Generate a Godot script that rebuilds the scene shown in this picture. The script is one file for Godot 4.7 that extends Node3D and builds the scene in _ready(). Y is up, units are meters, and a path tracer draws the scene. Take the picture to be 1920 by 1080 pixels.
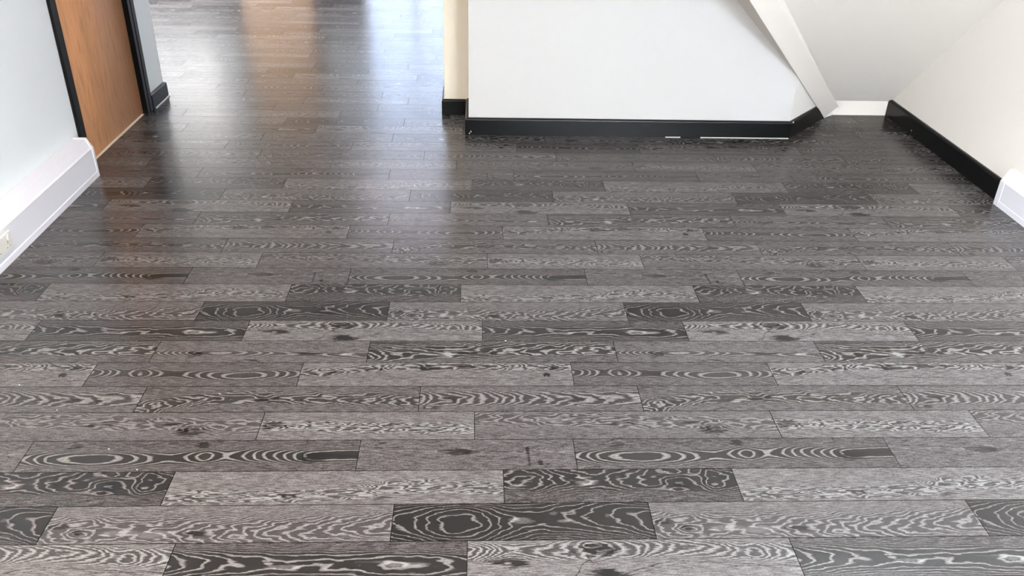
extends Node3D
# An attic office corner: grey limed-oak plank floor, valley beam, black skirtings, oak door.

const W := 0.125                 # width of one plank
const PERIOD := 11.7854          # the print repeats every two planks along a row (in plank widths)
const ROW0 := 10.8617            # near edge of row 0, in plank widths in front of the camera
const KNEE_Z := -4.77
const SLOPE_DY := 0.9024         # rise of the roof slope per metre towards the viewer
const WALL_L := -1.812
const WALL_R := 2.418
const MID_Z := -4.37
const FAR_Z := -10.0
const BACK_Z := 2.4
const CEIL := 2.4
const E2B := Vector3(2.0869, 0.0786, -4.7771)
const E2D := Vector3(-0.9573, 1.0, 1.1083)
const E1B := Vector3(2.0168, 0.0, -4.7121)
const E1D := Vector3(-1.0083, 1.0, 1.1083)

var cam: Camera3D
var M := {}
var taken := {}

# ------------------------------------------------------------------ helpers
func numbered(called: String) -> String:
	if not taken.has(called):
		taken[called] = 0
		return called
	taken[called] += 1
	return "%s_%03d" % [called, taken[called]]

func tag(o: Node, label: String, category: String, group := "", kind := "") -> void:
	if label: o.set_meta("label", label)
	if category: o.set_meta("category", category)
	if group: o.set_meta("group", group)
	if kind: o.set_meta("kind", kind)

func base(called: String, at := Vector3.ZERO) -> Node3D:
	var o := Node3D.new()
	o.name = numbered(called)
	add_child(o)
	o.position = at
	return o

func new_st() -> SurfaceTool:
	var st := SurfaceTool.new()
	st.begin(Mesh.PRIMITIVE_TRIANGLES)
	st.set_smooth_group(-1)
	return st

func obj(called: String, st: SurfaceTool, m: Material, parent: Node = self) -> MeshInstance3D:
	st.generate_normals()
	st.generate_tangents()
	var o := MeshInstance3D.new()
	o.mesh = st.commit()
	o.material_override = m
	o.cast_shadow = GeometryInstance3D.SHADOW_CASTING_SETTING_ON
	o.name = numbered(called) if parent == self else called
	parent.add_child(o, true)
	return o

func tri(st: SurfaceTool, a: Vector3, b: Vector3, c: Vector3, out: Vector3) -> void:
	if (b - a).cross(c - a).dot(out) > 0.0:
		var k := b; b = c; c = k
	for p in [a, b, c]:
		st.set_uv(Vector2(p.x + p.z, p.y))
		st.add_vertex(p)

func quad(st: SurfaceTool, a: Vector3, b: Vector3, c: Vector3, d: Vector3, out: Vector3) -> void:
	tri(st, a, b, c, out)
	tri(st, a, c, d, out)

# a convex solid between two outlines of the same number of points
func loft(st: SurfaceTool, lo: Array, hi: Array) -> void:
	var mid := Vector3.ZERO
	for p in lo: mid += p
	for p in hi: mid += p
	mid /= lo.size() + hi.size()
	var n := lo.size()
	for i in n:
		var j := (i + 1) % n
		var c: Vector3 = (lo[i] + lo[j] + hi[i] + hi[j]) / 4.0
		quad(st, lo[i], lo[j], hi[j], hi[i], c - mid)
	for ring in [lo, hi]:
		var c := Vector3.ZERO
		for p in ring: c += p
		c /= n
		for i in range(1, n - 1):
			tri(st, ring[0], ring[i], ring[i + 1], c - mid)

func box(st: SurfaceTool, a: Vector3, b: Vector3) -> void:
	loft(st, [Vector3(a.x, a.y, a.z), Vector3(b.x, a.y, a.z), Vector3(b.x, a.y, b.z), Vector3(a.x, a.y, b.z)],
		[Vector3(a.x, b.y, a.z), Vector3(b.x, b.y, a.z), Vector3(b.x, b.y, b.z), Vector3(a.x, b.y, b.z)])

# a box with all twelve edges chamfered
func soft_box(st: SurfaceTool, a: Vector3, b: Vector3, e: float) -> void:
	var rings := []
	for y in [a.y, a.y + e, b.y - e, b.y]:
		var i: float = e if (y == a.y or y == b.y) else 0.0
		var p := a + Vector3(i, 0, i)
		var q := b - Vector3(i, 0, i)
		var k := minf(e, (q.x - p.x) * 0.3)
		var kz := minf(e, (q.z - p.z) * 0.3)
		rings.append([Vector3(p.x + k, y, p.z), Vector3(q.x - k, y, p.z), Vector3(q.x, y, p.z + kz), Vector3(q.x, y, q.z - kz),
			Vector3(q.x - k, y, q.z), Vector3(p.x + k, y, q.z), Vector3(p.x, y, q.z - kz), Vector3(p.x, y, p.z + kz)])
	lathe_rings(st, rings)

func lathe_rings(st: SurfaceTool, rings: Array) -> void:
	var mid := Vector3.ZERO
	var count := 0
	for r in rings:
		for p in r:
			mid += p; count += 1
	mid /= count
	for k in rings.size() - 1:
		var lo: Array = rings[k]
		var hi: Array = rings[k + 1]
		for i in lo.size():
			var j := (i + 1) % lo.size()
			quad(st, lo[i], lo[j], hi[j], hi[i], (lo[i] + lo[j] + hi[i] + hi[j]) / 4.0 - mid)
	for ring in [rings[0], rings[-1]]:
		var c := Vector3.ZERO
		for p in ring: c += p
		c /= ring.size()
		for i in range(1, ring.size() - 1):
			tri(st, ring[0], ring[i], ring[i + 1], c - mid)

# a profile (x = out from the wall, y = up) swept along a path on the floor; the profile leans to the left of the path
func sweep(st: SurfaceTool, prof: Array, path: Array) -> void:
	var rings := []
	for i in path.size():
		var p: Vector3 = path[i]
		var d0: Vector3 = (p - path[i - 1]).normalized() if i > 0 else (path[1] - p).normalized()
		var d1: Vector3 = (path[i + 1] - p).normalized() if i < path.size() - 1 else d0
		var n0 := Vector3(d0.z, 0, -d0.x)
		var n1 := Vector3(d1.z, 0, -d1.x)
		var m := (n0 + n1).normalized()
		m /= m.dot(n0)
		var r := []
		for q in prof: r.append(p + m * q.x + Vector3.UP * q.y)
		rings.append(r)
	var n := prof.size()
	for k in rings.size() - 1:
		var c := Vector3.ZERO
		for p in rings[k]: c += p
		for p in rings[k + 1]: c += p
		c /= 2.0 * n
		for i in n:
			var j := (i + 1) % n
			var a: Vector3 = rings[k][i]; var b: Vector3 = rings[k][j]
			var d: Vector3 = rings[k + 1][i]; var e: Vector3 = rings[k + 1][j]
			quad(st, a, b, e, d, (a + b + d + e) / 4.0 - c)
	for e in [[rings[0], path[0] - path[1]], [rings[-1], path[-1] - path[-2]]]:
		for i in range(1, n - 1): tri(st, e[0][0], e[0][i], e[0][i + 1], e[1])

func slope_y(z: float) -> float:
	return 0.085 + (z - KNEE_Z) * SLOPE_DY

# ------------------------------------------------------------------ wood prints
# One print is a cut through a log: g is how far (in rings) the cut runs from the heart along the middle line,
# so that small g gives ovals and rising g gives nested arrows; k is rings per plank width to the sides.
func designs() -> Array:
	return [
	# 0A dark, long flat oval on the right
	{c = .9, len = 5.515, d = .25, l = .66, s = .40, yc = [[0, .50], [.25, .52], [.6, .56], [.85, .60], [1, .62]], g = [[-.1, .6], [0, 1.3], [.05, 2.1], [.1, 2.9], [.17, 3.8], [.3, 4.7], [.48, 5.1], [.62, 4.8], [.78, 4.1], [.9, 4.6], [.96, 5.2], [1.05, 6.1]],
		ku = 17., kd = 19., bu = .34, bd = .42, wob = .35, jag = .12, lw = .26, blobs = [[.39, .60, .07, .05, .3], [.80, .56, .075, .07, .38], [.70, .50, .06, .03, .2]], knots = [], cracks = []},
	# 0B pale, knots in the upper half, one long dark line
	{len = 6.27, d = .36, l = .78, s = .60, yc = [[0, .27], [.1, .3], [.3, .27], [.5, .25], [.65, .2], [.8, .3], [1, .36]], g = [[0, 2], [.06, 4], [.12, 6.3], [.17, 6.6], [.25, 5.0], [.33, 2.2], [.37, 1.0], [.42, 2.5], [.48, 4.5], [.56, 7.5], [.64, 9.6], [.72, 10.6], [.78, 11.8], [.84, 13.4], [.88, 12.9], [.93, 14.3], [1, 16.3]],
		ku = 17., kd = 15., bu = .22, bd = .20, wob = .5, jag = .35, lw = .45, blobs = [[.12, .55, .055, .13, -.55], [.40, .28, .07, .15, -.55], [.42, .90, .05, .16, -.75], [.12, .57, .012, .03, .8], [.37, .37, .010, .03, .7], [.32, .42, .008, .03, .5]],
		knots = [[.36, .30, .10, .22, 2.5], [.12, .56, .08, .2, 3.0]], cracks = [[[[.33, .78], [.34, .66], [.36, .52], [.37, .50]], .02, -.55], [[[.36, .5], [.375, .55], [.38, .62]], .016, -.5], [[[.30, .95], [.33, .80], [.335, .74]], .03, -.5], [[[.45, .90], [.52, .72], [.58, .62], [.66, .57], [.74, .60], [.85, .66], [1, .70]], .018, -.55], [[[.46, .93], [.55, .74], [.66, .62], [.8, .68], [1, .75]], .010, -.4], [[[0, .88], [.2, .86], [.36, .9]], .01, -.25]]},
	# 1A dark with one big eye on the left and wide arrows on the right
	{c = .9, len = 5.152, d = .225, l = .62, s = .34, yc = [[0, .47], [.25, .52], [.45, .50], [.6, .38], [.75, .36], [.9, .38], [1, .50]], g = [[-.05, 5.0], [0, 4.2], [.08, 3.1], [.13, 2.1], [.18, 1.1], [.25, .4], [.32, 1.0], [.37, 2.0], [.405, 3.0], [.45, 4.0], [.52, 4.7], [.57, 4.9], [.62, 4.5], [.70, 3.8], [.76, 3.0], [.85, 2.0], [.95, 1.0], [1, .5]],
		ku = 15., kd = 13., bu = .5, bd = .55, wob = .35, jag = .13, lw = .17, blobs = [[.49, .50, .045, .09, .32], [.62, .30, .018, .06, .3], [.66, .50, .03, .04, .35], [.83, .36, .015, .09, .35]], knots = [], cracks = []},
	# 1B pale, small knot at the left end, many arrows opening to the right
	{len = 6.63, d = .37, l = .70, s = .53, yc = [[0, .70], [.1, .70], [.3, .72], [.5, .76], [.7, .76], [1, .62]], g = [[0, 14.5], [.06, 12.6], [.1, 12.0], [.15, 13.6], [.2, 14.6], [.28, 14.6], [.36, 13.5], [.5, 10.5], [.6, 8.3], [.7, 6.4], [.8, 4.4], [.9, 2.9], [1, 1.2]],
		ku = 15., kd = 12., bu = .42, bd = .24, wob = .7, jag = .24, lw = .36, blobs = [[.10, .72, .014, .08, -.5], [.22, .72, .05, .08, .22], [.32, .78, .05, .09, .3], [.44, .76, .04, .06, -.25], [.03, .55, .03, .06, -.2]], knots = [[.10, .72, .045, .17, 4.5]], cracks = [], tilt = -.14},
	# 2A dark, swirl with a big knot on the right
	{len = 4.92, d = .235, l = .62, s = .39, yc = [[0, .34], [.15, .36], [.3, .36], [.45, .36], [.6, .34], [.75, .36], [.9, .38], [1, .38]], g = [[0, 2.6], [.08, 1.8], [.14, 2.5], [.18, 3.5], [.23, 4.6], [.29, 5.6], [.38, 6.3], [.44, 6.2], [.48, 5.6], [.55, 4.4], [.62, 3.0], [.68, 1.4], [.74, .4], [.8, 1.6], [.84, 2.6], [.9, 2.0], [.94, 2.8], [1, 3.6]],
		ku = 11., kd = 14., bu = .5, bd = .30, wob = .55, jag = .20, lw = .22, blobs = [[.36, .42, .05, .06, .4], [.35, .25, .04, .03, .35], [.05, .5, .03, .06, .25], [.75, .42, .05, .16, -.2]], knots = [[.75, .40, .09, .30, 5.5]], cracks = []},
	# 2B pale with a flecked dark and bright band along the lower half
	{len = 6.86, d = .36, l = .76, s = .57, yc = [[0, .80], [.2, .76], [.4, .76], [.55, .70], [.66, .54], [.8, .52], [1, .58]], g = [[0, 5], [.1, 6], [.2, 5.4], [.3, 6.4], [.4, 5.7], [.5, 6.6], [.58, 6], [.64, 3.4], [.68, 2.4], [.73, 3.8], [.8, 6], [.9, 7.4], [1, 8.6]],
		ku = 15., kd = 22., bu = .20, bd = .20, fleck = 1.0, wob = .8, jag = .30, lw = .5, blobs = [[.68, .54, .016, .06, .25], [.12, .82, .04, .05, -.3], [.62, .82, .04, .06, -.2], [.35, .74, .05, .05, -.25], [.30, .80, .05, .04, .3]], knots = [[.68, .54, .05, .2, 2.0]], cracks = []},
	# 3A big oval on the left, small oval in the middle, arcs running into a knot
	{c = .9, len = 7.073, d = .27, l = .68, s = .42, yc = [[0, .58], [.2, .60], [.42, .58], [.54, .53], [.7, .50], [.86, .53], [1, .50]], g = [[0, 5.4], [.04, 4.2], [.07, 3.2], [.12, 2.2], [.2, 1.6], [.28, 2.1], [.33, 3.1], [.38, 4.2], [.44, 4.9], [.48, 4.3], [.51, 3.4], [.54, 2.7], [.57, 3.4], [.60, 4.1], [.63, 3.8], [.7, 1.6], [.75, .1], [.8, -1.5], [.86, -3.2], [.92, -3.42], [1, -3.44]],
		ku = 19., kd = 21., bu = .25, bd = .27, wob = .15, jag = .08, lw = .32, blobs = [[.14, .18, .025, .10, -.3], [.52, .16, .025, .10, -.25], [.87, .60, .035, .15, -.5], [.33, .16, .015, .06, -.15]], knots = [], cracks = [[[[.88, .52], [.94, .51], [1, .52]], .05, -.25]]},
	# 3B plain grey with a dark lens and a short cross check
	{len = 4.71, d = .40, l = .60, s = .475, yc = [[0, .35], [.5, .42], [1, .42]], g = [[0, 20], [.5, 16], [1, 20]],
		ku = 20., kd = 20., bu = .03, bd = .03, wob = .6, jag = .5, lw = .5, blobs = [[.47, .42, .09, .10, -.32], [.78, .45, .010, .16, -.45], [.785, .66, .006, .2, -.3], [.835, .78, .010, .09, -.35], [.10, .10, .02, .03, -.2]], knots = [], cracks = [[[[0, .24], [.15, .28], [.3, .34], [.42, .38], [.6, .40], [.78, .40]], .020, -.28], [[[.74, .6], [.72, .72], [.70, .8]], .02, -.3]]},
	# 4A grey with long soft arrows and a knot on the right
	{len = 6.963, d = .38, l = .64, s = .48, yc = [[0, .32], [.2, .32], [.4, .34], [.6, .44], [.8, .52], [1, .5]], g = [[0, 9.4], [.06, 8.4], [.12, 7.2], [.2, 5.6], [.3, 4.6], [.4, 5.2], [.5, 5.8], [.6, 5.2], [.7, 6.2], [.8, 7], [.9, 8], [1, 9]],
		ku = 14., kd = 16., bu = .30, bd = .26, wob = 1.0, jag = .22, lw = .42, blobs = [[.30, .22, .05, .07, -.2], [.27, .32, .06, .06, .18], [.46, .48, .03, .04, -.22], [.52, .40, .03, .10, -.22], [.57, .42, .03, .06, .2], [.79, .68, .04, .17, -.38], [.785, .68, .008, .02, .5], [.72, .44, .04, .04, -.2]], knots = [[.79, .66, .07, .26, 3.0]], cracks = []},
	# 4B pale with a bright flecked streak
	{len = 4.82, d = .33, l = .80, s = .56, yc = [[0, .52], [.3, .54], [.6, .58], [1, .62]], g = [[0, 6], [.15, 5], [.3, 6.2], [.5, 5.2], [.7, 6.4], [.85, 5.6], [1, 6.4]],
		ku = 20., kd = 20., bu = .20, bd = .20, wob = .8, jag = .34, lw = .56, blobs = [[.08, .48, .06, .08, -.5], [.04, .6, .03, .06, -.35], [.42, .58, .05, .05, -.2]], knots = [], cracks = [], fleck = 1.1},
	# 5A middle grey, a long run of arrows pointing right
	{len = 5.28, d = .33, l = .68, s = .47, yc = [[0, .52], [.3, .52], [.6, .54], [.8, .54], [1, .5]], g = [[0, 1.0], [.05, 2.2], [.09, 3.0], [.15, 3.6], [.25, 5.4], [.35, 7.6], [.45, 9.8], [.55, 11.8], [.65, 13.2], [.75, 14.2], [.85, 15.0], [1, 16]],
		ku = 9., kd = 10., bu = .27, bd = .22, wob = .45, jag = .24, lw = .42, blobs = [[.12, .52, .05, .10, -.2], [.045, .84, .014, .03, .6], [.06, .84, .04, .07, -.25], [.7, .53, .035, .05, -.25], [.85, .55, .06, .05, -.1]], knots = [], cracks = [[[[.03, .06], [.2, .10], [.4, .18], [.6, .26], [1, .40]], .02, .2], [[[.05, .02], [.2, .06], [.3, .10], [.45, .22]], .016, -.3]]},
	# 5B loop at the left end, saddle in the middle, zigzag arrows
	{len = 6.50, d = .30, l = .68, s = .45, yc = [[0, .82], [.07, .84], [.13, .66], [.2, .56], [.4, .52], [.6, .52], [.8, .58], [1, .62]], g = [[0, 3.6], [.03, 2.0], [.065, .6], [.10, 2.4], [.14, 4.4], [.2, 6.0], [.3, 7.2], [.42, 8.2], [.46, 8.2], [.5, 7.8], [.56, 7.0], [.62, 6.2], [.7, 5.4], [.8, 4.4], [.86, 3.0], [.92, 1.6], [1, .2]],
		ku = 17., kd = 24., bu = .36, bd = .30, wob = .75, jag = .25, lw = .36, blobs = [[.45, .52, .04, .10, -.3], [.30, .28, .07, .025, .25], [.39, .53, .025, .06, .25]], knots = [[.06, .86, .06, .35, 2.5]], cracks = []},
	# 6A small oval left, big oval right
	{c = .9, len = 5.054, d = .32, l = .66, s = .45, yc = [[0, .44], [.23, .46], [.45, .50], [.7, .57], [.9, .50], [1, .50]], g = [[0, 1.2], [.05, 2.2], [.09, 3.2], [.13, 4.2], [.17, 4.4], [.2, 3.8], [.23, 3.2], [.27, 3.9], [.31, 4.8], [.4, 5.6], [.46, 5.1], [.52, 4.1], [.58, 3.0], [.64, 2.2], [.74, 1.7], [.84, 2.3], [.9, 3.3], [.95, 4.4], [1, 5.2]],
		ku = 19., kd = 21., bu = .24, bd = .24, wob = .15, jag = .08, lw = .32, blobs = [[.80, .16, .02, .08, -.15], [.4, .50, .06, .05, -.1]], knots = [], cracks = []},
	# 6B pale, knots and flecks along the upper edge
	{len = 6.73, d = .34, l = .76, s = .57, yc = [[0, .45], [.1, .42], [.25, .28], [.4, .20], [.6, .20], [.8, .20], [1, .26]], g = [[0, 7.5], [.05, 6], [.09, 4.4], [.13, 5.6], [.2, 7.4], [.28, 6.0], [.34, 3.4], [.38, 1.5], [.43, .5], [.47, 2], [.55, 4], [.63, 5.2], [.7, 6], [.78, 8], [.86, 10.5], [.93, 12], [1, 13]],
		ku = 14., kd = 17., bu = .18, bd = .15, wob = .9, jag = .35, lw = .48, blobs = [[.45, .20, .05, .12, -.45], [.43, .20, .01, .04, .5], [.905, .55, .011, .10, -.65], [.903, .60, .004, .03, .6], [.26, .28, .05, .05, -.35], [.62, .17, .06, .04, -.3], [.94, .22, .03, .10, -.35], [.10, .42, .025, .06, -.25], [.03, .52, .03, .03, -.3]], knots = [[.44, .18, .07, .25, 3.0], [.09, .42, .035, .12, 2.0]], cracks = [[[[.42, .62], [.5, .66], [.65, .66], [.8, .72], [1, .78]], .018, -.3], [[[.15, .85], [.3, .72], [.42, .64]], .014, -.22], [[[.975, .72], [.98, .85], [.976, .98]], .008, -.5]]},
	# 7A near black sweeping curves over wide arrows
	{len = 6.392, d = .26, l = .72, s = .47, yc = [[0, .78], [.1, .76], [.25, .68], [.4, .62], [.5, .56], [.7, .56], [1, .54]], g = [[0, 3.0], [.04, 4.0], [.09, 5.1], [.2, 6.2], [.33, 6.9], [.42, 6.9], [.47, 6.3], [.54, 5.4], [.62, 4.3], [.7, 3.3], [.8, 2.2], [.9, 1.0], [1, .1]],
		ku = 15., kd = 24., bu = .62, bd = .22, wob = .65, jag = .20, lw = .34, blobs = [[.32, .66, .04, .10, .4], [.43, .62, .05, .13, -.35], [.12, .10, .12, .05, -.3], [.40, .06, .10, .03, -.3], [.84, .5, .12, .2, .10]], knots = [], cracks = [[[[0, .10], [.1, .16], [.22, .30], [.34, .36], [.46, .30], [.6, .22]], .03, -.35], [[[0, .35], [.1, .40], [.22, .46], [.34, .50]], .022, -.3]]},
	# 7B grey, narrow ovals along a line low on the board
	{len = 5.39, d = .36, l = .66, s = .50, yc = [[0, .54], [.2, .56], [.4, .55], [.6, .58], [.8, .62], [1, .64]], g = [[0, 8.8], [.04, 7.6], [.08, 6.4], [.14, 4.6], [.2, 3], [.3, 2.2], [.4, 2.9], [.46, 3.8], [.52, 4.8], [.6, 5.8], [.72, 6.6], [.8, 6.2], [.87, 5.4], [1, 4.4]],
		ku = 26., kd = 22., bu = .13, bd = .22, wob = .25, jag = .10, lw = .36, blobs = [[.19, .66, .035, .12, -.4], [.70, .60, .10, .035, -.2], [.90, .63, .05, .035, .28], [.46, .90, .05, .06, -.22]], knots = [], cracks = []},
	]

func curve_at(pts: Array, u: float) -> float:
	var n := pts.size()
	if u <= pts[0][0]: return pts[0][1]
	for i in n - 1:
		if u <= pts[i + 1][0]:
			var a: Array = pts[maxi(i - 1, 0)]
			var d: Array = pts[mini(i + 2, n - 1)]
			var t0: float = pts[i][0]
			var t1: float = pts[i + 1][0]
			var pre: float = a[0] - t0 if i > 0 else -(t1 - t0)
			var post: float = d[0] - t0 if i + 2 < n else 2.0 * (t1 - t0)
			return cubic_interpolate_in_time(pts[i][1], pts[i + 1][1], a[1], d[1], (u - t0) / (t1 - t0), t1 - t0, pre, post)
	return pts[n - 1][1]

func noise(noise_seed: int, octaves := 1) -> FastNoiseLite:
	var n := FastNoiseLite.new()
	n.seed = noise_seed
	n.noise_type = FastNoiseLite.TYPE_SIMPLEX
	n.frequency = 1.0
	n.fractal_type = FastNoiseLite.FRACTAL_NONE if octaves == 1 else FastNoiseLite.FRACTAL_FBM
	n.fractal_octaves = octaves
	return n

var prints := []
const TW := 1024
const TH := 160

func paint_print(which: int, all: Array) -> void:
	var s: Dictionary = all[which]
	var slow := noise(100 + which, 2)
	var fine := noise(300 + which)
	var ln: float = s.len
	var out := PackedByteArray()
	out.resize(TW * TH * 3)
	var yc := PackedFloat32Array(); yc.resize(TW)
	var gg := PackedFloat32Array(); gg.resize(TW)
	for i in TW:
		yc[i] = curve_at(s.yc, (i + .5) / TW)
		gg[i] = curve_at(s.g, (i + .5) / TW)
	var cracks := []
	for c in s.cracks:
		var row := PackedFloat32Array(); row.resize(TW)
		for i in TW:
			var u := (i + .5) / TW
			row[i] = -9.0
			if u >= c[0][0][0] and u <= c[0][-1][0]: row[i] = curve_at(c[0], u)
		cracks.append([row, c[1], c[2]])
	var ku: float = s.ku * .72; var kd: float = s.kd * .72
	var bu: float = s.bu * 1.3; var bd: float = s.bd * 1.3
	var wob: float = s.wob; var jag: float = s.jag; var lw: float = s.lw * .85
	var dark: float = s.d; var light: float = s.l; var side: float = s.s
	var tilt: float = s.get("tilt", 0.0)
	var cc: float = s.get("c", .45)
	var fleck: float = s.get("fleck", 0.0)
	for j in TH:
		var y := (j + .5) / TH
		for i in TW:
			var u := (i + .5) / TW
			var x := u * ln
			var v := y - yc[i]
			var ys := y + tilt * u
			var n1 := slow.get_noise_2d(x * 1.1, y * 3.2)
			var n2 := fine.get_noise_2d(x * 2.6, ys * 30.0)
			var n3 := fine.get_noise_2d(x * 8.0 + 50.0, ys * 74.0)
			var n4 := fine.get_noise_2d(x * 13.0 - 70.0, ys * 110.0)
			var n5 := fine.get_noise_2d(x * 1.0 + 20.0, ys * 7.5)
			var ab := -v / bu if v < 0.0 else v / bd
			var kk := ku if v < 0.0 else kd
			var kv := v * kk * (.42 + .85 * ab * ab)
			var g := gg[i]
			var root := sqrt(cc * cc + kv * kv)
			var ph := g + root - cc
			var freq := absf(kv) / root * kk * (.42 + 2.55 * ab * ab)
			ph += n1 * wob + n5 * fleck + (n2 + n3 * .5) * jag * .45
			var shade := 0.0
			for k in s.knots:
				var ex: float = (u - k[0]) / k[2]
				var ey: float = (y - k[1]) / k[3]
				var e := ex * ex + ey * ey
				if e < 6.0: ph += k[4] * exp(-e)
			for b in s.blobs:
				var ex: float = (u - b[0]) / b[2]
				var ey: float = (y - b[1]) / b[3]
				var e := ex * ex + ey * ey
				if e < 3.0: shade += b[4] * (1.0 - smoothstep(0.0, 1.7, e + n1 * .8 + n2 * .4 + n3 * .3))
			for c in cracks:
				var dy: float = absf(y - c[0][i] + n1 * .03 + n2 * .006)
				if dy < c[1]: shade += c[2] * (1.0 - dy / c[1]) * (.75 + n3 * .7)
			var t := ph - floorf(ph)
			var line := smoothstep(0.0, .10, t) * (1.0 - smoothstep(lw, lw + .17, t))
			var fade := 1.0 - smoothstep(16.0, 44.0, freq)
			line = lerpf(.42 + n2 * .3, line, fade)
			var cath := 1.0 - smoothstep(.6, 1.5, ab + n1 * .35 + n2 * .35)
			var pores := n2 * .11 + n3 * .12 + n4 * .10
			if n3 > .42: pores -= (n3 - .42) * .35
			var plain := side + pores + n1 * .05
			var rings := lerpf(dark, light, line) + (n3 * .06 + n2 * .04 + n4 * .06) * (.4 + line)
			var val := clampf(lerpf(plain, rings, cath) + shade * .7 * (1.0 + n3 * .3), .17, .84)
			if val > .44: val = .44 + (val - .44) * .55
			val = .88 * pow(val, 1.48)
			var warm := clampf((.62 - val) * 2.6, 0.0, 1.0)
			var o := (j * TW + i) * 3
			out[o] = int(255.0 * val * (.952 + .08 * warm))
			out[o + 1] = int(255.0 * val * (1.0 - .03 * warm))
			out[o + 2] = int(255.0 * val * (.978 + .012 * warm))
	prints[which] = Image.create_from_data(TW, TH, false, Image.FORMAT_RGB8, out)

# ------------------------------------------------------------------ materials
func plain(col: Color, rough := .8, spec := .5) -> StandardMaterial3D:
	var m := StandardMaterial3D.new()
	m.albedo_color = col
	m.roughness = rough
	m.metallic_specular = spec
	return m

func grain_normal(noise_seed: int, freq: float, bump: float, size := 512) -> NoiseTexture2D:
	var t := NoiseTexture2D.new()
	t.width = size; t.height = size
	t.seamless = true
	t.as_normal_map = true
	t.bump_strength = bump
	var n := noise(noise_seed, 3)
	n.frequency = freq
	t.noise = n
	return t

func paint(col: Color) -> StandardMaterial3D:
	var m := plain(col, .72, .35)
	m.normal_enabled = true
	m.normal_texture = M.get("roller", grain_normal(5, .06, 1.2))
	M.roller = m.normal_texture
	m.normal_scale = .12
	m.uv1_triplanar = true
	m.uv1_world_triplanar = true
	m.uv1_scale = Vector3.ONE * 3.0
	return m

func make_materials() -> void:
	M.wall = paint(Color(.90, .93, .955))
	M.right = paint(Color(.97, .962, .945))  # lighter wall white: lit brightness put into right wall, splay and beam
	M.mid = paint(Color(.76, .762, .765))  # darker wall white: shade on the middle wall put into its colour
	M.cream = paint(Color(.88, .85, .785))  # cream tint for the narrow wall end
	M.ceiling = paint(Color(.895, .875, .85))
	M.black = plain(Color(.022, .024, .030), .30, .32)
	M.black.clearcoat_enabled = false
	M.white_plastic = plain(Color(.885, .893, .935), .35, .5)
	M.socket = plain(Color(.86, .86, .84), .3, .5)
	M.slot = plain(Color(.45, .45, .44), .5)
	M.sealant = plain(Color(.86, .86, .84), .4)
	M.threshold = plain(Color(.78, .74, .66), .4)
	M.under = plain(Color(.05, .045, .045), .9)
	M.metal = plain(Color(.75, .75, .76), .3)
	M.metal.metallic = 1.0
	var glass := StandardMaterial3D.new()
	glass.transparency = BaseMaterial3D.TRANSPARENCY_ALPHA
	glass.albedo_color = Color(.95, .98, 1, .04)
	glass.roughness = 0.0
	M.glass = glass
	M.oak_far = plain(Color(.78, .65, .53), .4)
	M.dado = plain(Color(.20, .175, .165), .6)  # for the boarding added to darken the floor reflection
	M.added_outside_beige = plain(Color(.25, .235, .22), .8)
	M.added_outside = plain(Color(.18, .205, .25), .8)  # dim tones for the added walls outside the far windows
	M.frame = plain(Color(.88, .88, .88), .4)
	# orange oak veneer of the door, grain upright
	var im := Image.create(256, 1024, false, Image.FORMAT_RGB8)
	var a := noise(71, 2)
	var b := noise(72)
	for j in 1024:
		for i in 256:
			var x := i / 256.0
			var y := j / 1024.0
			var w := a.get_noise_2d(x * 3.0, y * 2.2)
			var st := b.get_noise_2d(x * 34.0 + w * 1.5, y * 3.5) * .5 + b.get_noise_2d(x * 95.0, y * 16.0) * .5
			var fl := maxf(0.0, b.get_noise_2d(x * 30.0 + 9.0, y * 9.0) - .55) * .5
			var k := 1.0 + w * .04 + st * .045 - fl * .6
			im.set_pixel(i, j, Color(.82 * k, .60 * k, .435 * k))
	M.oak = plain(Color.WHITE, .38, .45)
	M.oak.albedo_texture = ImageTexture.create_from_image(im)
	# the sixteen printed boards
	var all := designs()
	prints.resize(16)
	var id := WorkerThreadPool.add_group_task(func(k: int): paint_print(k, all), 16)
	WorkerThreadPool.wait_for_group_task_completion(id)
	M.boards = []
	for k in 16:
		var m := plain(Color.WHITE, FLOOR_ROUGH, .5)
		m.albedo_texture = ImageTexture.create_from_image(prints[k])
		M.boards.append(m)
	M.lens = []
	for d in all: M.lens.append(d.len)

const FLOOR_ROUGH := .24

# ------------------------------------------------------------------ floor
# where along its row the print of a row starts, in plank widths (the vinyl comes in sheets of sixteen rows)
func row_start(r: int) -> float:
	var first := [-5.644, -13.394, -11.172, -9.581, -11.782, -13.087, -9.347, -14.512]
	var drop := 5.846 * floorf(r / 8.0)
	var sheet := floori((r + 4) / 16.0)
	var shift: float = [0.0, -0.64, 2.87, -1.19][clampi(sheet, 0, 3)]
	return first[posmod(r, 8)] + drop + shift

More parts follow.
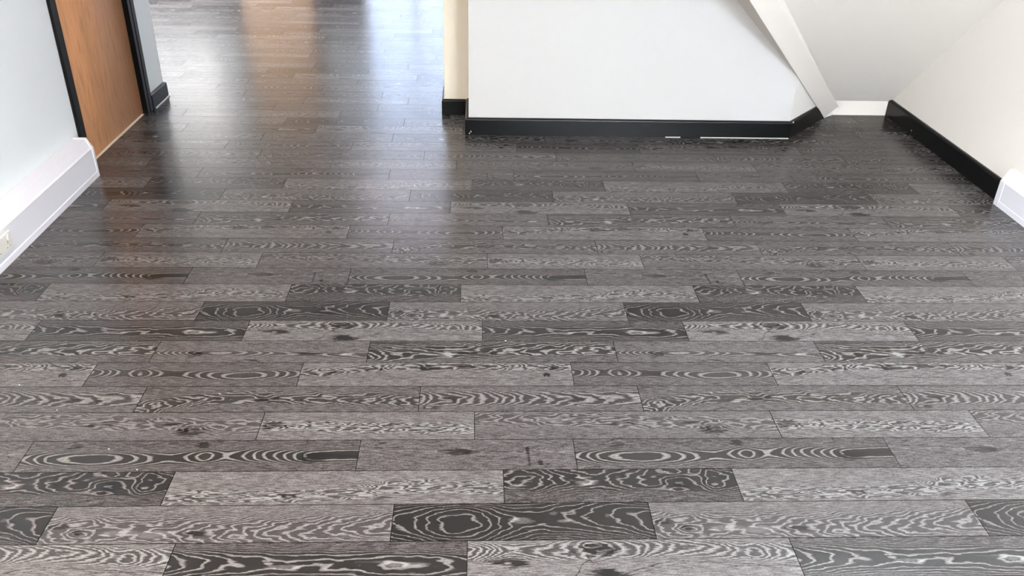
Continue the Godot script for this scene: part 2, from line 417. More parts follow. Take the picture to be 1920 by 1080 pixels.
func board_shape(st: SurfaceTool, x0: float, x1: float, z0: float, z1: float, u0: float, u1: float) -> void:
	# z0 is the near edge (larger z); a chamfered slip of vinyl 3 mm thick with its face at y = 0
	var e := .0005
	var lo := -.003
	var top := [Vector3(x0 + e, 0, z1 + e), Vector3(x1 - e, 0, z1 + e), Vector3(x1 - e, 0, z0 - e), Vector3(x0 + e, 0, z0 - e)]
	var rim := [Vector3(x0, -e, z1), Vector3(x1, -e, z1), Vector3(x1, -e, z0), Vector3(x0, -e, z0)]
	var foot := [Vector3(x0, lo, z1), Vector3(x1, lo, z1), Vector3(x1, lo, z0), Vector3(x0, lo, z0)]
	var put := func(p: Vector3, n: Vector3):
		st.set_uv(Vector2(lerpf(u0, u1, (p.x - x0) / (x1 - x0)), clampf((p.z - z1) / (z0 - z1), .004, .996)))
		st.set_normal(n)
		st.set_tangent(Plane(1, 0, 0, 1))
		st.add_vertex(p)
	for p in [[top[0], top[1], top[2]], [top[0], top[2], top[3]]]:
		for q in p: put.call(q, Vector3.UP)
	for pair in [[rim, top], [foot, rim]]:
		for i in 4:
			var j := (i + 1) % 4
			var a: Vector3 = pair[0][i]; var b: Vector3 = pair[0][j]; var c: Vector3 = pair[1][j]; var d: Vector3 = pair[1][i]
			var n: Vector3 = [Vector3(0, 0, -1), Vector3(1, 0, 0), Vector3(0, 0, 1), Vector3(-1, 0, 0)][i]
			if pair[0] == rim: n = (n + Vector3.UP).normalized()
			for q in [b, a, d, b, d, c]: put.call(q, n)

func on_screen(a: Vector3, b: Vector3) -> bool:
	for k in 9:
		var p := a.lerp(b, k / 8.0)
		var q := cam.transform.affine_inverse() * p
		if q.z > -.05: continue
		var x := 960.0 - 1600.0 * q.x / q.z
		var y := 540.0 + 1600.0 * q.y / q.z
		if x > -4.0 and x < 1924.0 and y > -4.0 and y < 1084.0: return true
	return false

func hidden_behind_walls(x0: float, x1: float, z: float) -> bool:
	# the camera's line of sight to the far rows passes the partition or the left wall
	if z > -4.42: return false
	var at := absf(z) / 4.72
	if z < -4.75 and x0 > -.19 * at: return x0 < 1.99 or z < -4.80
	if z < -4.42 and x0 > -.05 and x1 < 1.68: return true
	return z < -5.0 and x1 < -1.79 * absf(z) / 4.95

func lay_floor() -> void:
	var st := new_st()
	box(st, Vector3(-4.7, -.12, FAR_Z - .1), Vector3(2.54, -.003, BACK_Z + .1))
	var floor_slab := obj("floor", st, M.under)
	tag(floor_slab, "grey limed wood effect plank floor running across the whole room", "floor", "", "structure")
	var shared := {}
	var rest := []
	for k in 16:
		rest.append(null)
	var far := []
	for k in 16: far.append(null)
	var gap := .0004
	var shown := 0
	for r in range(-12, 72):
		var zn := -(ROW0 + r) * W - gap
		var zf := -(ROW0 + r + 1) * W + gap
		var hall := zn < -4.97
		var lo := -4.6 if hall else -1.86
		var hi := 2.46 if not hall else 1.6
		if zf < FAR_Z + .02: break
		var start := row_start(r)
		var kind0 := posmod(r, 8) * 2
		var k0 := floori((lo / W - start) / PERIOD) - 1
		for k in range(k0, k0 + 7):
			for half in 2:
				var design := kind0 + half
				var a: float = (start + k * PERIOD + (M.lens[kind0] if half == 1 else 0.0)) * W
				var b: float = a + (M.lens[kind0] if half == 0 else PERIOD - M.lens[kind0]) * W
				if b <= lo + .004 or a >= hi - .004: continue
				var ca := maxf(a, lo)
				var cb := minf(b, hi)
				var u0 := (ca - a) / (b - a)
				var u1 := (cb - a) / (b - a)
				var mid := Vector3((ca + cb) / 2, 0, (zn + zf) / 2)
				var seen := on_screen(Vector3(ca, 0, mid.z), Vector3(cb, 0, mid.z)) and not hidden_behind_walls(ca, cb, mid.z)
				if seen and r < 46:
					shown += 1
					var whole := ca == a and cb == b
					var mesh: Mesh = shared.get(design) if whole else null
					if mesh == null:
						var s1 := SurfaceTool.new()
						s1.begin(Mesh.PRIMITIVE_TRIANGLES)
						board_shape(s1, ca - mid.x + gap, cb - mid.x - gap, zn - mid.z, zf - mid.z, u0, u1)
						mesh = s1.commit()
						if whole: shared[design] = mesh
					var o := MeshInstance3D.new()
					o.mesh = mesh
					o.material_override = M.boards[design]
					o.position = mid
					o.name = "plank"
					floor_slab.add_child(o, true)
				else:
					var pool := far if seen else rest
					if pool[design] == null:
						pool[design] = SurfaceTool.new()
						pool[design].begin(Mesh.PRIMITIVE_TRIANGLES)
					board_shape(pool[design], ca + gap, cb - gap, zn, zf, u0, u1)
	for pool in [far, rest]:
		var mesh := ArrayMesh.new()
		for k in 16:
			if pool[k] == null: continue
			pool[k].commit(mesh)
			mesh.surface_set_material(mesh.get_surface_count() - 1, M.boards[k])
		var o := MeshInstance3D.new()
		o.mesh = mesh
		o.name = "plank_field"
		o.set_meta("kind", "stuff")
		floor_slab.add_child(o, true)
	print("planks shown ", shown)

# ------------------------------------------------------------------ the room
func structure(called: String, st: SurfaceTool, m: Material, label: String, category: String) -> MeshInstance3D:
	var o := obj(called, st, m)
	tag(o, label, category, "", "structure")
	return o

func slab_on_slope(st: SurfaceTool, pts: Array) -> void:
	# pts = [x, z] on the underside of the roof slope; 12 cm thick outwards
	var lo := []
	var hi := []
	for p in pts:
		var q := Vector3(p[0], slope_y(p[1]), p[1])
		lo.append(q)
		hi.append(q + Vector3(0, .7425, -.6699) * .12)
	loft(st, lo, hi)

func valley_x(z: float) -> float:
	return E2B.x + E2D.x * (z - E2B.z) / E2D.z

func build_shell() -> void:
	var st := new_st()
	# left wall, with the door opening
	box(st, Vector3(WALL_L - .12, 0, -3.86), Vector3(WALL_L, CEIL, LW_Z0))
	box(st, Vector3(WALL_L - .12, 0, LW_Z0), Vector3(WALL_L, 1.2, LW_Z1))
	box(st, Vector3(WALL_L - .12, 1.9, LW_Z0), Vector3(WALL_L, CEIL, LW_Z1))
	box(st, Vector3(WALL_L - .12, 0, LW_Z1), Vector3(WALL_L, CEIL, BACK_Z))
	box(st, Vector3(WALL_L - .12, 0, -4.965), Vector3(WALL_L, CEIL, -4.665))
	box(st, Vector3(WALL_L - .12, 2.06, -4.665), Vector3(WALL_L, CEIL, -3.86))
	structure("wall_left", st, M.wall, "white painted wall on the left with the oak door in it", "wall")
	# right wall follows the roof slope
	st = new_st()
	var lo := []
	var hi := []
	var ztop := KNEE_Z + (CEIL - .085) / SLOPE_DY
	for p in [[BACK_Z, 0.0], [-4.86, 0.0], [KNEE_Z - .09, .02], [ztop, CEIL], [BACK_Z, CEIL]]:
		lo.append(Vector3(WALL_R, p[1], p[0]))
		hi.append(Vector3(WALL_R + .12, p[1], p[0]))
	loft(st, lo, hi)
	structure("wall_right", st, M.right, "white wall on the right, lit brightness put into its colour, above the long black skirting", "wall")
	window_in_x("window_5", LW_Z0, LW_Z1, 1.2, 1.9, WALL_L - .07, "small added window in the left wall behind the viewer")  # window added out of view to light the right wall
	# knee wall under the slope
	st = new_st()
	box(st, Vector3(2.0, 0, KNEE_Z - .09), Vector3(WALL_R, .09, KNEE_Z))
	structure("wall_knee", st, M.ceiling, "very low white knee wall under the foot of the roof slope", "wall")
	# roof slope with a skylight opening above the picture
	st = new_st()
	var z0 := KNEE_Z - .0
	var za := KNEE_Z + (SKY_Y0 - .085) / SLOPE_DY
	var zb := KNEE_Z + (SKY_Y1 - .085) / SLOPE_DY
	slab_on_slope(st, [[valley_x(z0) - .03, z0 - .05], [WALL_R, z0 - .05], [WALL_R, za], [valley_x(za) - .03, za]])
	slab_on_slope(st, [[valley_x(za) - .03, za], [SKY_X0, za], [SKY_X0, zb], [valley_x(zb) - .03, zb]])
	slab_on_slope(st, [[SKY_X1, za], [WALL_R, za], [WALL_R, zb], [SKY_X1, zb]])
	slab_on_slope(st, [[valley_x(zb) - .03, zb], [WALL_R, zb], [WALL_R, ztop + .12], [valley_x(ztop) - .15, ztop + .12]])
	structure("ceiling", st, M.ceiling, "sloping off-white attic ceiling running down to the low knee wall", "ceiling")
	# window in the slope: frame and pane
	st = new_st()
	var up := Vector3(0, .7425, -.6699)
	for e in [[SKY_X0, SKY_X0 + .06, za, zb], [SKY_X1 - .06, SKY_X1, za, zb], [SKY_X0 + .06, SKY_X1 - .06, za, za + .06], [SKY_X0 + .06, SKY_X1 - .06, zb - .06, zb]]:
		var l := []
		var h := []
		for p in [[e[0], e[2]], [e[1], e[2]], [e[1], e[3]], [e[0], e[3]]]:
			var q := Vector3(p[0], slope_y(p[1]), p[1]) + up * .04
			l.append(q); h.append(q + up * .05)
		loft(st, l, h)
	var w := structure("window_1", st, M.frame, "white skylight frame in the roof slope", "window")
	st = new_st()
	var l2 := []
	var h2 := []
	for p in [[SKY_X0 + .06, za + .06], [SKY_X1 - .06, za + .06], [SKY_X1 - .06, zb - .06], [SKY_X0 + .06, zb - .06]]:
		var q := Vector3(p[0], slope_y(p[1]), p[1]) + up * .06
		l2.append(q); h2.append(q + up * .006)
	loft(st, l2, h2)
	obj("pane", st, M.glass, w)
	# boxed valley beam: the bright face lies between its two long arrises
	st = new_st()
	var t := CEIL + .05
	var back := Vector3(2.12, 0.0, -4.85)
	var e2f := Vector3(E2B.x + E2D.x * -E2B.y, 0, E2B.z + E2D.z * -E2B.y)
	e2f = Vector3(2.089, 0, -4.772)
	lathe_rings(st, [[E1B, e2f, back], [E1B + E1D * .0786, E2B, back + E2D * .0786 ], [E1B + E1D * t, E2B + E2D * (t - E2B.y), back + E2D * t]])
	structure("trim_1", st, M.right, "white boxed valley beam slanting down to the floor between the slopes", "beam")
	# soffit of the side wing, running back level from the beam's near arris over the middle wall
	st = new_st()
	var lo2 := []
	var hi2 := []
	var n := 8
	for i in n + 1:
		var y := t * i / n
		var p := E1B + E1D * y
		lo2.append(p)
	for i in n:
		var a0 := E1B + E1D * (t * i / n)
		var a1 := E1B + E1D * (t * (i + 1) / n)
		var b0 := Vector3(a0.x, a0.y, minf(a0.z - .1, -10.1))
		var b1 := Vector3(a1.x, a1.y, -10.1)
		var o := Vector3(.704, .71, 0) * .1
		loft(st, [a0, a1, b1, b0], [a0 + o, a1 + o, b1 + o, b0 + o])
	structure("ceiling_1", st, M.ceiling, "off-white sloping soffit behind the valley beam over the middle wall", "ceiling")
	# middle wall: front, splay at its right end, and its left end
	st = new_st()
	var prof := [[-.036, 0.0], [1.688, 0.0], [1.688, .326], [-.036, 2.036]]
	lo = []; hi = []
	for p in prof:
		lo.append(Vector3(p[0], p[1], -4.71))
		hi.append(Vector3(p[0], p[1], MID_Z))
	loft(st, lo, hi)
	structure("wall_middle", st, M.mid, "white middle wall with shade put into its colour, splayed right end and black skirting", "wall")
	st = new_st()
	# splayed end
	var s0 := Vector3(1.688, 0, MID_Z)
	var s1 := Vector3(2.0, 0, -4.72)
	var s2 := Vector3(1.688, 0, -4.71)
	loft(st, [s0, s1, s2], [s0 + Vector3.UP * .326, s1 + Vector3.UP * .02, s2 + Vector3.UP * .326])
	structure("wall_splay", st, M.right, "short white splayed wall face between the middle wall and the valley beam", "wall")  # takes the lighter wall white, its lit tone put into the colour
	# narrow return of the partition to the left of it
	st = new_st()
	lo = []; hi = []
	for p in [[-.174, 0.0], [1.9, 0.0], [1.9, .1], [-.174, 2.17]]:
		lo.append(Vector3(p[0], p[1], -4.95))
		hi.append(Vector3(p[0], p[1], -4.70))
	loft(st, lo, hi)
	structure("wall_pillar", st, M.cream, "narrow cream wall end set back left of the middle wall", "wall")
	# the hall beyond
	st = new_st()
	box(st, Vector3(-4.72, 0, -4.965), Vector3(WALL_L - .12, CEIL, -4.845))
	structure("wall_hall_front", st, M.wall, "white wall of the far room turning away behind the oak door", "wall")
	st = new_st()
	box(st, Vector3(-4.72, 0, FAR_Z), Vector3(-4.6, .9, -4.965))
	box(st, Vector3(-4.72, 2.1, FAR_Z), Vector3(-4.6, CEIL, -4.965))
	box(st, Vector3(-4.72, .9, FAR_Z), Vector3(-4.6, 2.1, -9.0))
	box(st, Vector3(-4.72, .9, -7.6), Vector3(-4.6, 2.1, -4.965))
	structure("wall_hall_left", st, M.wall, "white left wall of the far room with an added window in it", "wall")
	st = new_st()
	box(st, Vector3(-4.72, 0, FAR_Z - .12), Vector3(-4.3, CEIL, FAR_Z))
	box(st, Vector3(-4.3, 0, FAR_Z - .12), Vector3(-2.95, 1.0, FAR_Z))
	box(st, Vector3(-4.3, 2.1, FAR_Z - .12), Vector3(-2.95, CEIL, FAR_Z))
	box(st, Vector3(-2.95, 0, FAR_Z - .12), Vector3(GL_X0, CEIL, FAR_Z))
	box(st, Vector3(GL_X1, 0, FAR_Z - .12), Vector3(2.1, CEIL, FAR_Z))
	box(st, Vector3(GL_X0, 0, FAR_Z - .12), Vector3(GL_X1, GL_Y0, FAR_Z))
	box(st, Vector3(GL_X0, 2.1, FAR_Z - .12), Vector3(GL_X1, CEIL, FAR_Z))
	structure("wall_far", st, M.wall, "white end wall of the far room with glazing in it", "wall")
	window_in_z("window_2", GL_X0, GL_X1, GL_Y0, 2.1, FAR_Z - .07, "glazing in the end wall of the far room")
	window_in_z("window_6", -4.3, -2.95, 1.0, 2.1, FAR_Z - .07, "window left of the oak door in the end wall of the far room")
	window_in_x("window_3", -9.0, -7.6, .9, 2.1, -4.67, "added window in the left wall of the far room")  # unseen window added to brighten the far room
	# oak door in the end wall, and walls added outside to dim and tint the far windows
	st = new_st()
	var da := Vector3(-2.61, .008, FAR_Z)
	var db := Vector3(-1.83, 2.03, FAR_Z + .02)
	soft_box(st, da, db, .003)
	var fd := obj("door_2", st, M.oak_far)
	tag(fd, "orange oak door in the end wall of the far room", "door", "", "structure")
	st = new_st()
	soft_box(st, Vector3(-2.68, 0, FAR_Z), Vector3(-2.615, 2.09, FAR_Z + .03), .003)
	soft_box(st, Vector3(-1.825, 0, FAR_Z), Vector3(-1.76, 2.09, FAR_Z + .03), .003)
	soft_box(st, Vector3(-2.68, 2.035, FAR_Z), Vector3(-1.76, 2.10, FAR_Z + .03), .003)
	obj("frame", st, M.black, fd)
	st = new_st()
	soft_box(st, Vector3(-4.6, 0, FAR_Z), Vector3(-2.685, .94, FAR_Z + .015), .004)
	soft_box(st, Vector3(-1.75, 0, FAR_Z), Vector3(GL_X0 - .01, .94, FAR_Z + .015), .004)
	structure("added_trim_2", st, M.dado, "added dark brown dado boarding on the end wall of the far room", "dado")  # added so the far floor reflects something dark low down
	st = new_st()
	box(st, Vector3(-2.6, -3, -14), Vector3(4, 5.5, -13.6))
	structure("added_wall_outside", st, M.added_outside, "added blue grey rendered outside wall beyond the far glazing", "wall")  # added outside to dim the glazing and make its glow bluish
	st = new_st()
	box(st, Vector3(-9, -3, -14), Vector3(-2.6, 5.5, -13.6))
	structure("added_wall_outside", st, M.added_outside_beige, "added brown rendered outside wall beyond the far left window", "wall")  # added outside to give the left window a warmer glow
	# back wall of the near room, behind the camera
	st = new_st()
	box(st, Vector3(WALL_L - .12, 0, BACK_Z), Vector3(BK_X0, CEIL, BACK_Z + .12))
	box(st, Vector3(BK_X1, 0, BACK_Z), Vector3(WALL_R + .12, CEIL, BACK_Z + .12))
	box(st, Vector3(BK_X0, 0, BACK_Z), Vector3(BK_X1, 1.1, BACK_Z + .12))
	box(st, Vector3(BK_X0, 1.95, BACK_Z), Vector3(BK_X1, CEIL, BACK_Z + .12))
	structure("wall_back", st, M.wall, "white back wall with a small added window behind the viewer", "wall")
	window_in_z("window_4", BK_X0, BK_X1, 1.1, 1.95, BACK_Z + .07, "small added window in the back wall behind the viewer")  # window added behind the camera for frontal light
	# flat ceilings
	st = new_st()
	box(st, Vector3(WALL_L - .12, CEIL, ztop), Vector3(WALL_R + .12, CEIL + .1, BACK_Z + .12))
	box(st, Vector3(-4.72, CEIL, FAR_Z - .12), Vector3(-.3, CEIL + .1, ztop))
	structure("ceiling_2", st, M.ceiling, "flat white ceiling overhead", "ceiling")

const SKY_X0 := 1.3
const SKY_X1 := 2.35
const SKY_Y0 := 2.05
const SKY_Y1 := 2.38
const GL_X0 := -1.25
const GL_X1 := -.1
const GL_Y0 := .08
const LW_Z0 := .5
const LW_Z1 := 1.9
const BK_X0 := 1.05
const BK_X1 := 2.35

func window_in_z(called: String, x0: float, x1: float, y0: float, y1: float, z: float, label: String) -> void:
	var st := new_st()
	var f := .05
	var xm := (x0 + x1) / 2
	for e in [[x0, x0 + f, y0, y1], [x1 - f, x1, y0, y1], [x0 + f, x1 - f, y0, y0 + f], [x0 + f, x1 - f, y1 - f, y1], [xm - f / 2, xm + f / 2, y0 + f, y1 - f]]:
		soft_box(st, Vector3(e[0], e[2], z - .025), Vector3(e[1], e[3], z + .025), .004)
	var w := structure(called, st, M.frame, label, "window")
	for p in [[x0 + f, xm - f / 2], [xm + f / 2, x1 - f]]:
		st = new_st()
		box(st, Vector3(p[0], y0 + f, z - .003), Vector3(p[1], y1 - f, z + .003))
		obj("pane", st, M.glass, w)

func window_in_x(called: String, z0: float, z1: float, y0: float, y1: float, x: float, label: String) -> void:
	var st := new_st()
	var f := .05
	var zm := (z0 + z1) / 2
	for e in [[z0, z0 + f, y0, y1], [z1 - f, z1, y0, y1], [z0 + f, z1 - f, y0, y0 + f], [z0 + f, z1 - f, y1 - f, y1], [zm - f / 2, zm + f / 2, y0 + f, y1 - f]]:
		soft_box(st, Vector3(x - .025, e[2], e[0]), Vector3(x + .025, e[3], e[1]), .004)
	var w := structure(called, st, M.frame, label, "window")
	for p in [[z0 + f, zm - f / 2], [zm + f / 2, z1 - f]]:
		st = new_st()
		box(st, Vector3(x - .003, y0 + f, p[0]), Vector3(x + .003, y1 - f, p[1]))
		obj("pane", st, M.glass, w)

func skirting(called: String, path: Array, high: float, label: String, thick := .017) -> MeshInstance3D:
	var st := new_st()
	sweep(st, [Vector2(0, 0), Vector2(thick, 0), Vector2(thick, high - .010), Vector2(thick - .002, high - .004), Vector2(thick - .007, high), Vector2(0, high)], path)
	return structure(called, st, M.black, label, "skirting board")

func build_trim() -> void:
	# the path runs so that the room is on its left
	var mid := skirting("baseboard_middle", [Vector3(2.0, 0, -4.72), Vector3(1.688, 0, MID_Z), Vector3(-.036, 0, MID_Z), Vector3(-.036, 0, -4.70)], .092,
		"black skirting board along the middle wall, turning the splayed corner", .018)
	for p in [[1.02, 1.10], [1.21, 1.69]]:
		var s := new_st()
		box(s, Vector3(p[0], 0, MID_Z + .0185), Vector3(p[1], .0035, MID_Z + .0225))
		var b := obj("sealant_bead", s, M.sealant, mid)
		b.set_meta("label", "white sealant line along the floor")
	var mark := new_st()  # small raised white boxes on the skirting
	soft_box(mark, Vector3(1.699, .087, MID_Z + .015), Vector3(1.705, .095, MID_Z + .020), .001)
	obj("white_mark", mark, M.sealant, mid).set_meta("label", "white chip on the black corner")
	mark = new_st()
	soft_box(mark, Vector3(-.026, .016, MID_Z + .018), Vector3(-.021, .024, MID_Z + .0195), .0005)
	soft_box(mark, Vector3(-.034, .006, MID_Z + .018), Vector3(-.029, .014, MID_Z + .0195), .0005)
	obj("white_mark", mark, M.sealant, mid).set_meta("label", "white specks")
	skirting("baseboard_pillar", [Vector3(-.056, 0, -4.70), Vector3(-.174, 0, -4.70), Vector3(-.174, 0, -4.95)], .088, "short black skirting board round the narrow cream wall end", .015)
	var right := skirting("baseboard_right", [Vector3(WALL_R, 0, -3.505), Vector3(WALL_R, 0, KNEE_Z)], .098, "long black skirting board along the right wall, ending at white trunking", .017)
	mark = new_st()
	soft_box(mark, Vector3(WALL_R - .0185, .022, -4.435), Vector3(WALL_R - .0168, .030, -4.428), .0005)
	obj("white_mark", mark, M.sealant, right).set_meta("label", "white speck")
	var left := skirting("baseboard_left", [Vector3(WALL_L, 0, -4.965), Vector3(WALL_L, 0, -4.71)], .085, "short black skirting board between the door and the wall corner", .019)
	var s2 := new_st()
	soft_box(s2, Vector3(WALL_L + .019, 0, -4.975), Vector3(WALL_L + .0235, .007, -4.735), .001)
	obj("sealant_bead", s2, M.sealant, left).set_meta("label", "white sealant line along the floor")
	# trunking on both walls
	trunking("cable_trunking", "long white cable trunking on the left wall, stopping beside the oak door", [[0, 0], [.076, 0], [.076, .136], [.070, .143], [.053, .18], [0, .181]],
		[Vector3(WALL_L + .0015, 0, -3.744), Vector3(WALL_L + .0015, 0, -1.2)], false)
	trunking("cable_trunking", "white cable trunking on the right wall, starting where the black skirting stops", [[0, 0], [.042, 0], [.042, .112], [.038, .118], [.014, .166], [0, .170]],
		[Vector3(WALL_R - .0015, 0, -1.2), Vector3(WALL_R - .0015, 0, -3.505)], true)
	# double socket on the left trunking
	var o := base("power_socket", Vector3(WALL_L + .076, .085, -2.855))
	tag(o, "white double socket outlet on the front of the left cable trunking", "socket")
	var st := new_st()
	soft_box(st, Vector3(0, -.035, -.073), Vector3(.009, .035, .073), .003)
	obj("face_plate", st, M.socket, o)
	for k in [-1, 1]:
		st = new_st()
		soft_box(st, Vector3(.0085, .008, k * .045 - .006), Vector3(.0125, .026, k * .045 + .006), .001)
		obj("rocker_switch", st, M.white_plastic, o)
		for p in [[0.0, .004, .002, .006], [-.011, -.014, .0035, .0016], [.011, -.014, .0035, .0016]]:
			st = new_st()
			box(st, Vector3(.0087, p[1] - p[3] - .004, k * .036 + p[0] - p[2]), Vector3(.0094, p[1] + p[3] - .004, k * .036 + p[0] + p[2]))
			obj("pin_slot", st, M.slot, o)

func trunking(called: String, label: String, prof: Array, path: Array, flipped: bool) -> void:
	var o := base(called, path[0])
	tag(o, label, "trunking")
	var p2 := []
	for q in prof: p2.append(Vector2(q[0], q[1]))
	var here := []
	# the room is on the left of the path: left wall runs far to near, right wall near to far
	for p in path: here.append(p - path[0])
	var st := new_st()
	sweep(st, p2, here)
	obj("trunk_body", st, M.white_plastic, o)
	# base skirt strip and lid line
	st = new_st()
	var f: float = prof[1][0]
	sweep(st, [Vector2(f - .002, 0), Vector2(f + .0025, 0), Vector2(f + .0025, .024), Vector2(f, .028), Vector2(f - .002, .028)], here)
	obj("trunk_skirt", st, M.white_plastic, o)
	var d: Vector3 = (path[1] - path[0]).normalized()
	var tail: Vector3 = here[1] if flipped else here[0]
	st = new_st()
	var grown := []
	for q in prof: grown.append(Vector2(q[0] + (.003 if q[0] > .005 else 0.0), q[1] + (.003 if q[1] > .01 else 0.0)))
	if flipped: sweep(st, grown, [tail - d * .030, tail + d * .003])
	else: sweep(st, grown, [tail - d * .003, tail + d * .012])
	obj("end_cap", st, M.white_plastic, o)

func build_door() -> void:
	var o := base("door_1", Vector3(WALL_L, 0, -4.26))
	tag(o, "orange oak veneered flush door in a black frame on the left wall", "door", "", "structure")
	var zf := -4.665 + 4.26
	var zn := -3.86 + 4.26
	# leaf
	var st := new_st()
	var a := Vector3(-.060, .008, zf + .004)
	var b := Vector3(-.016, 2.04, zn - .004)
	soft_box(st, a, b, .002)
	st.generate_normals()
	var leaf := obj("door_leaf", door_uv(st, a, b), M.oak, o)
	leaf.set_meta("label", "orange oak veneered door leaf")
	# architraves: outer faces 15 mm proud of the wall
	st = new_st()
	soft_box(st, Vector3(-.12, 0, zf - .045), Vector3(.015, 2.1, zf + .0), .003)
	soft_box(st, Vector3(-.12, 0, zf - .0), Vector3(.012, 2.1, zf + .035), .002)
	obj("frame_post", st, M.black, o)
	st = new_st()
	soft_box(st, Vector3(-.0, 0, zn + .010), Vector3(.015, 2.1, zn + .067), .003)
	soft_box(st, Vector3(-.12, 0, zn - .0), Vector3(.010, 2.1, zn + .012), .002)
	obj("frame_post", st, M.black, o)
	st = new_st()
	soft_box(st, Vector3(-.12, 2.04, zf - .045), Vector3(.015, 2.10, zn + .067), .003)
	obj("frame_head", st, M.black, o)
	# threshold strip
	st = new_st()
	soft_box(st, Vector3(-.075, 0, zf + .036), Vector3(-.010, .0035, zn + .0), .001)
	obj("threshold_strip", st, M.threshold, o).set_meta("label", "pale threshold strip")
	# lever handle, above the picture
	st = new_st()
	soft_box(st, Vector3(-.016, .95, zn - .09), Vector3(-.008, 1.12, zn - .05), .002)
	soft_box(st, Vector3(-.008, 1.03, zn - .08), Vector3(.03, 1.05, zn - .06), .004)
	soft_box(st, Vector3(.018, 1.03, zn - .19), Vector3(.034, 1.05, zn - .06), .005)
	obj("handle", st, M.metal, o)

func door_uv(st: SurfaceTool, a: Vector3, b: Vector3) -> SurfaceTool:
	var mdt := MeshDataTool.new()
	var mesh := st.commit()
	mdt.create_from_surface(mesh, 0)
	for i in mdt.get_vertex_count():
		var p := mdt.get_vertex(i)
		mdt.set_vertex_uv(i, Vector2((p.z - a.z) / (b.z - a.z), 1.0 - (p.y - a.y) / (b.y - a.y)))
	var out := ArrayMesh.new()
	mdt.commit_to_surface(out)
	var r := SurfaceTool.new()
	r.create_from(out, 0)
	return r

const CRUMB_LABELS := [
	"tiny white speck on the floor, nearest the left edge of the view",
	"tiny white speck on a grey plank, second in from the left edge",
	"tiny white speck above the big oval grain of the lower left plank",
	"tiny white speck at the joint above the dark swirled plank, lower left",
	"tiny white speck in the middle of the floor beside a near black plank",
	"tiny white speck beside a brown knot, rightmost of the floor specks"]

# a few specks of white filler left on the floor
func scatter_crumbs() -> void:
	var k := 0
	for p in [[-1.354, -2.116, 4.0], [-1.194, -1.995, 3.0], [-.986, -1.824, 4.5], [-.883, -1.741, 4.0], [.102, -2.358, 5.0], [.709, -1.936, 4.0]]:
		var r: float = p[2] * .0003
		var rings := []
		for j in 3:
			var ring := []
			for i in 7:
				var a := TAU * i / 7.0 + k
				var w: float = r * [.9, 1.1, .5][j] * (1.0 + .25 * sin(i * 2.3 + k * 1.7))
				ring.append(Vector3(cos(a) * w * 1.4, r * [0.0, .6, 1.2][j], sin(a) * w))
			rings.append(ring)
		var st := new_st()
		lathe_rings(st, rings)
		var o := obj("crumb", st, M.sealant)
		o.position = Vector3(p[0], 0, p[1])
		tag(o, CRUMB_LABELS[k], "crumb", "tiny white specks on the floor")
		k += 1

# ------------------------------------------------------------------ added lamps
func panel_light(at: Vector3, wide: float, deep: float, col: Color, power: float, label: String) -> void:
	var o := base("added_ceiling_light", at)
	tag(o, label, "ceiling light", "added ceiling panel lights")
	var st := new_st()
	soft_box(st, Vector3(-wide / 2 - .02, -.03, -deep / 2 - .02), Vector3(wide / 2 + .02, 0, deep / 2 + .02), .004)
	obj("housing", st, M.frame, o)
	st = new_st()
	box(st, Vector3(-wide / 2, -.034, -deep / 2), Vector3(wide / 2, -.030, deep / 2))
	var m := plain(Color(.9, .9, .9), .5)
	m.emission_enabled = true
	m.emission = col
	m.emission_energy_multiplier = 1.5
	obj("diffuser", st, m, o)
	var l := AreaLight3D.new()
	l.name = "lamp"
	l.area_size = Vector2(wide, deep)
	l.light_color = col
	l.light_energy = power
	l.area_range = 12.0
	l.area_attenuation = 2.0
	l.shadow_enabled = true
	l.rotation_degrees.x = -90
	l.position.y = -.04
	o.add_child(l)

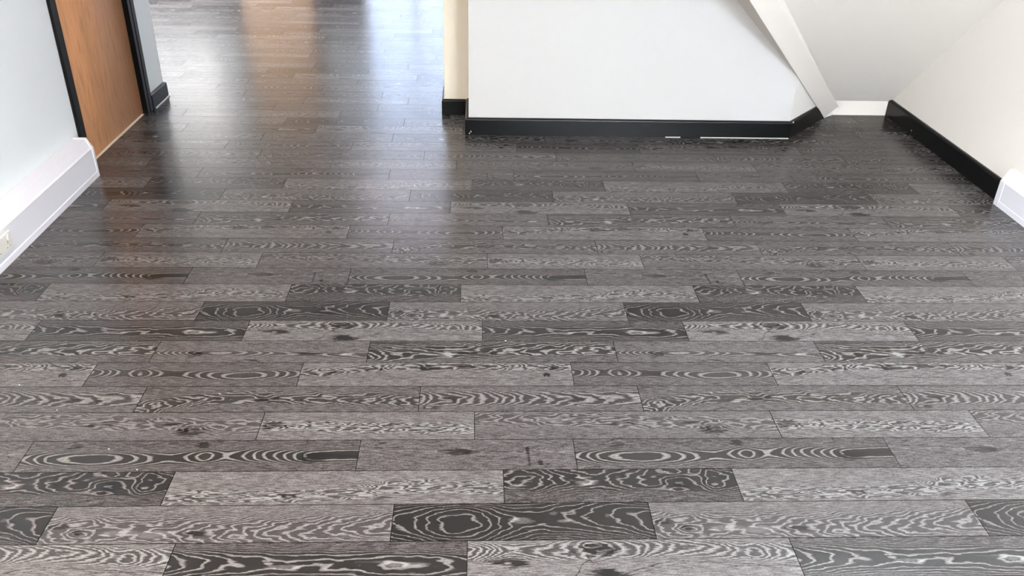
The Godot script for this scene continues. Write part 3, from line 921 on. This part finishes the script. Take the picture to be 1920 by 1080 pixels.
func _ready() -> void:
	# ---- camera
	cam = Camera3D.new()
	cam.name = "camera"
	add_child(cam)
	cam.transform = Transform3D(Basis(Vector3(.99904782, .02444849, .03613493), Vector3(-.00334419, .86871386, -.49530299), Vector3(-.04350033, .49471053, .86796844)), Vector3(0, 1.54469, 0))
	cam.fov = rad_to_deg(2.0 * atan(540.0 / 1600.0))
	cam.near = .02
	cam.current = true
	# ---- sky and exposure
	var env := Environment.new()
	env.background_mode = Environment.BG_SKY
	var sky := Sky.new()
	var pm := ProceduralSkyMaterial.new()
	pm.sky_top_color = Color(.93, .965, 1.0)
	pm.sky_horizon_color = Color(.95, .975, 1.0)
	pm.ground_horizon_color = Color(.55, .56, .56)
	pm.ground_bottom_color = Color(.40, .40, .39)
	pm.sky_energy_multiplier = SKY_POWER
	pm.ground_energy_multiplier = SKY_POWER * .6
	sky.sky_material = pm
	env.sky = sky
	env.background_energy_multiplier = 1.0
	env.tonemap_mode = Environment.TONE_MAPPER_LINEAR
	env.tonemap_exposure = EXPOSURE
	env.sdfgi_enabled = true
	env.ssao_enabled = true
	env.ssil_enabled = true
	var we := WorldEnvironment.new()
	we.name = "environment"
	we.environment = env
	add_child(we)
	# ---- added panel lights, out of view, in both rooms
	M.frame = plain(Color(.88, .88, .88), .4)
	for a in LAMPS:
		panel_light(a[0], a[1], a[2], a[3], a[4], a[5])
	# ---- the place
	make_materials()
	build_shell()
	lay_floor()
	build_trim()
	build_door()
	scatter_crumbs()

const SKY_POWER := 8.0
const EXPOSURE := 1.17
const LAMPS := [  # unseen panels added to brighten the walls and the far room
	[Vector3(-1.0, 2.4, -.9), .3, 1.2, Color(1, .94, .87), 12.0, "added unseen ceiling panel light over the near room by the left wall"],
	[Vector3(-.5, 2.4, 1.2), 1.2, .3, Color(1, .90, .78), 1.0, "added unseen ceiling panel light over the near room by the back window"],
	[Vector3(-3.8, 2.4, -8.0), .3, 1.2, Color(1, .95, .90), 14.0, "added unseen ceiling panel light over the left of the far room"],
	[Vector3(-.8, 2.4, -8.9), .9, 1.2, Color(.97, .95, 1), 1.1, "added unseen ceiling panel light over the far room near the glazing"],
]
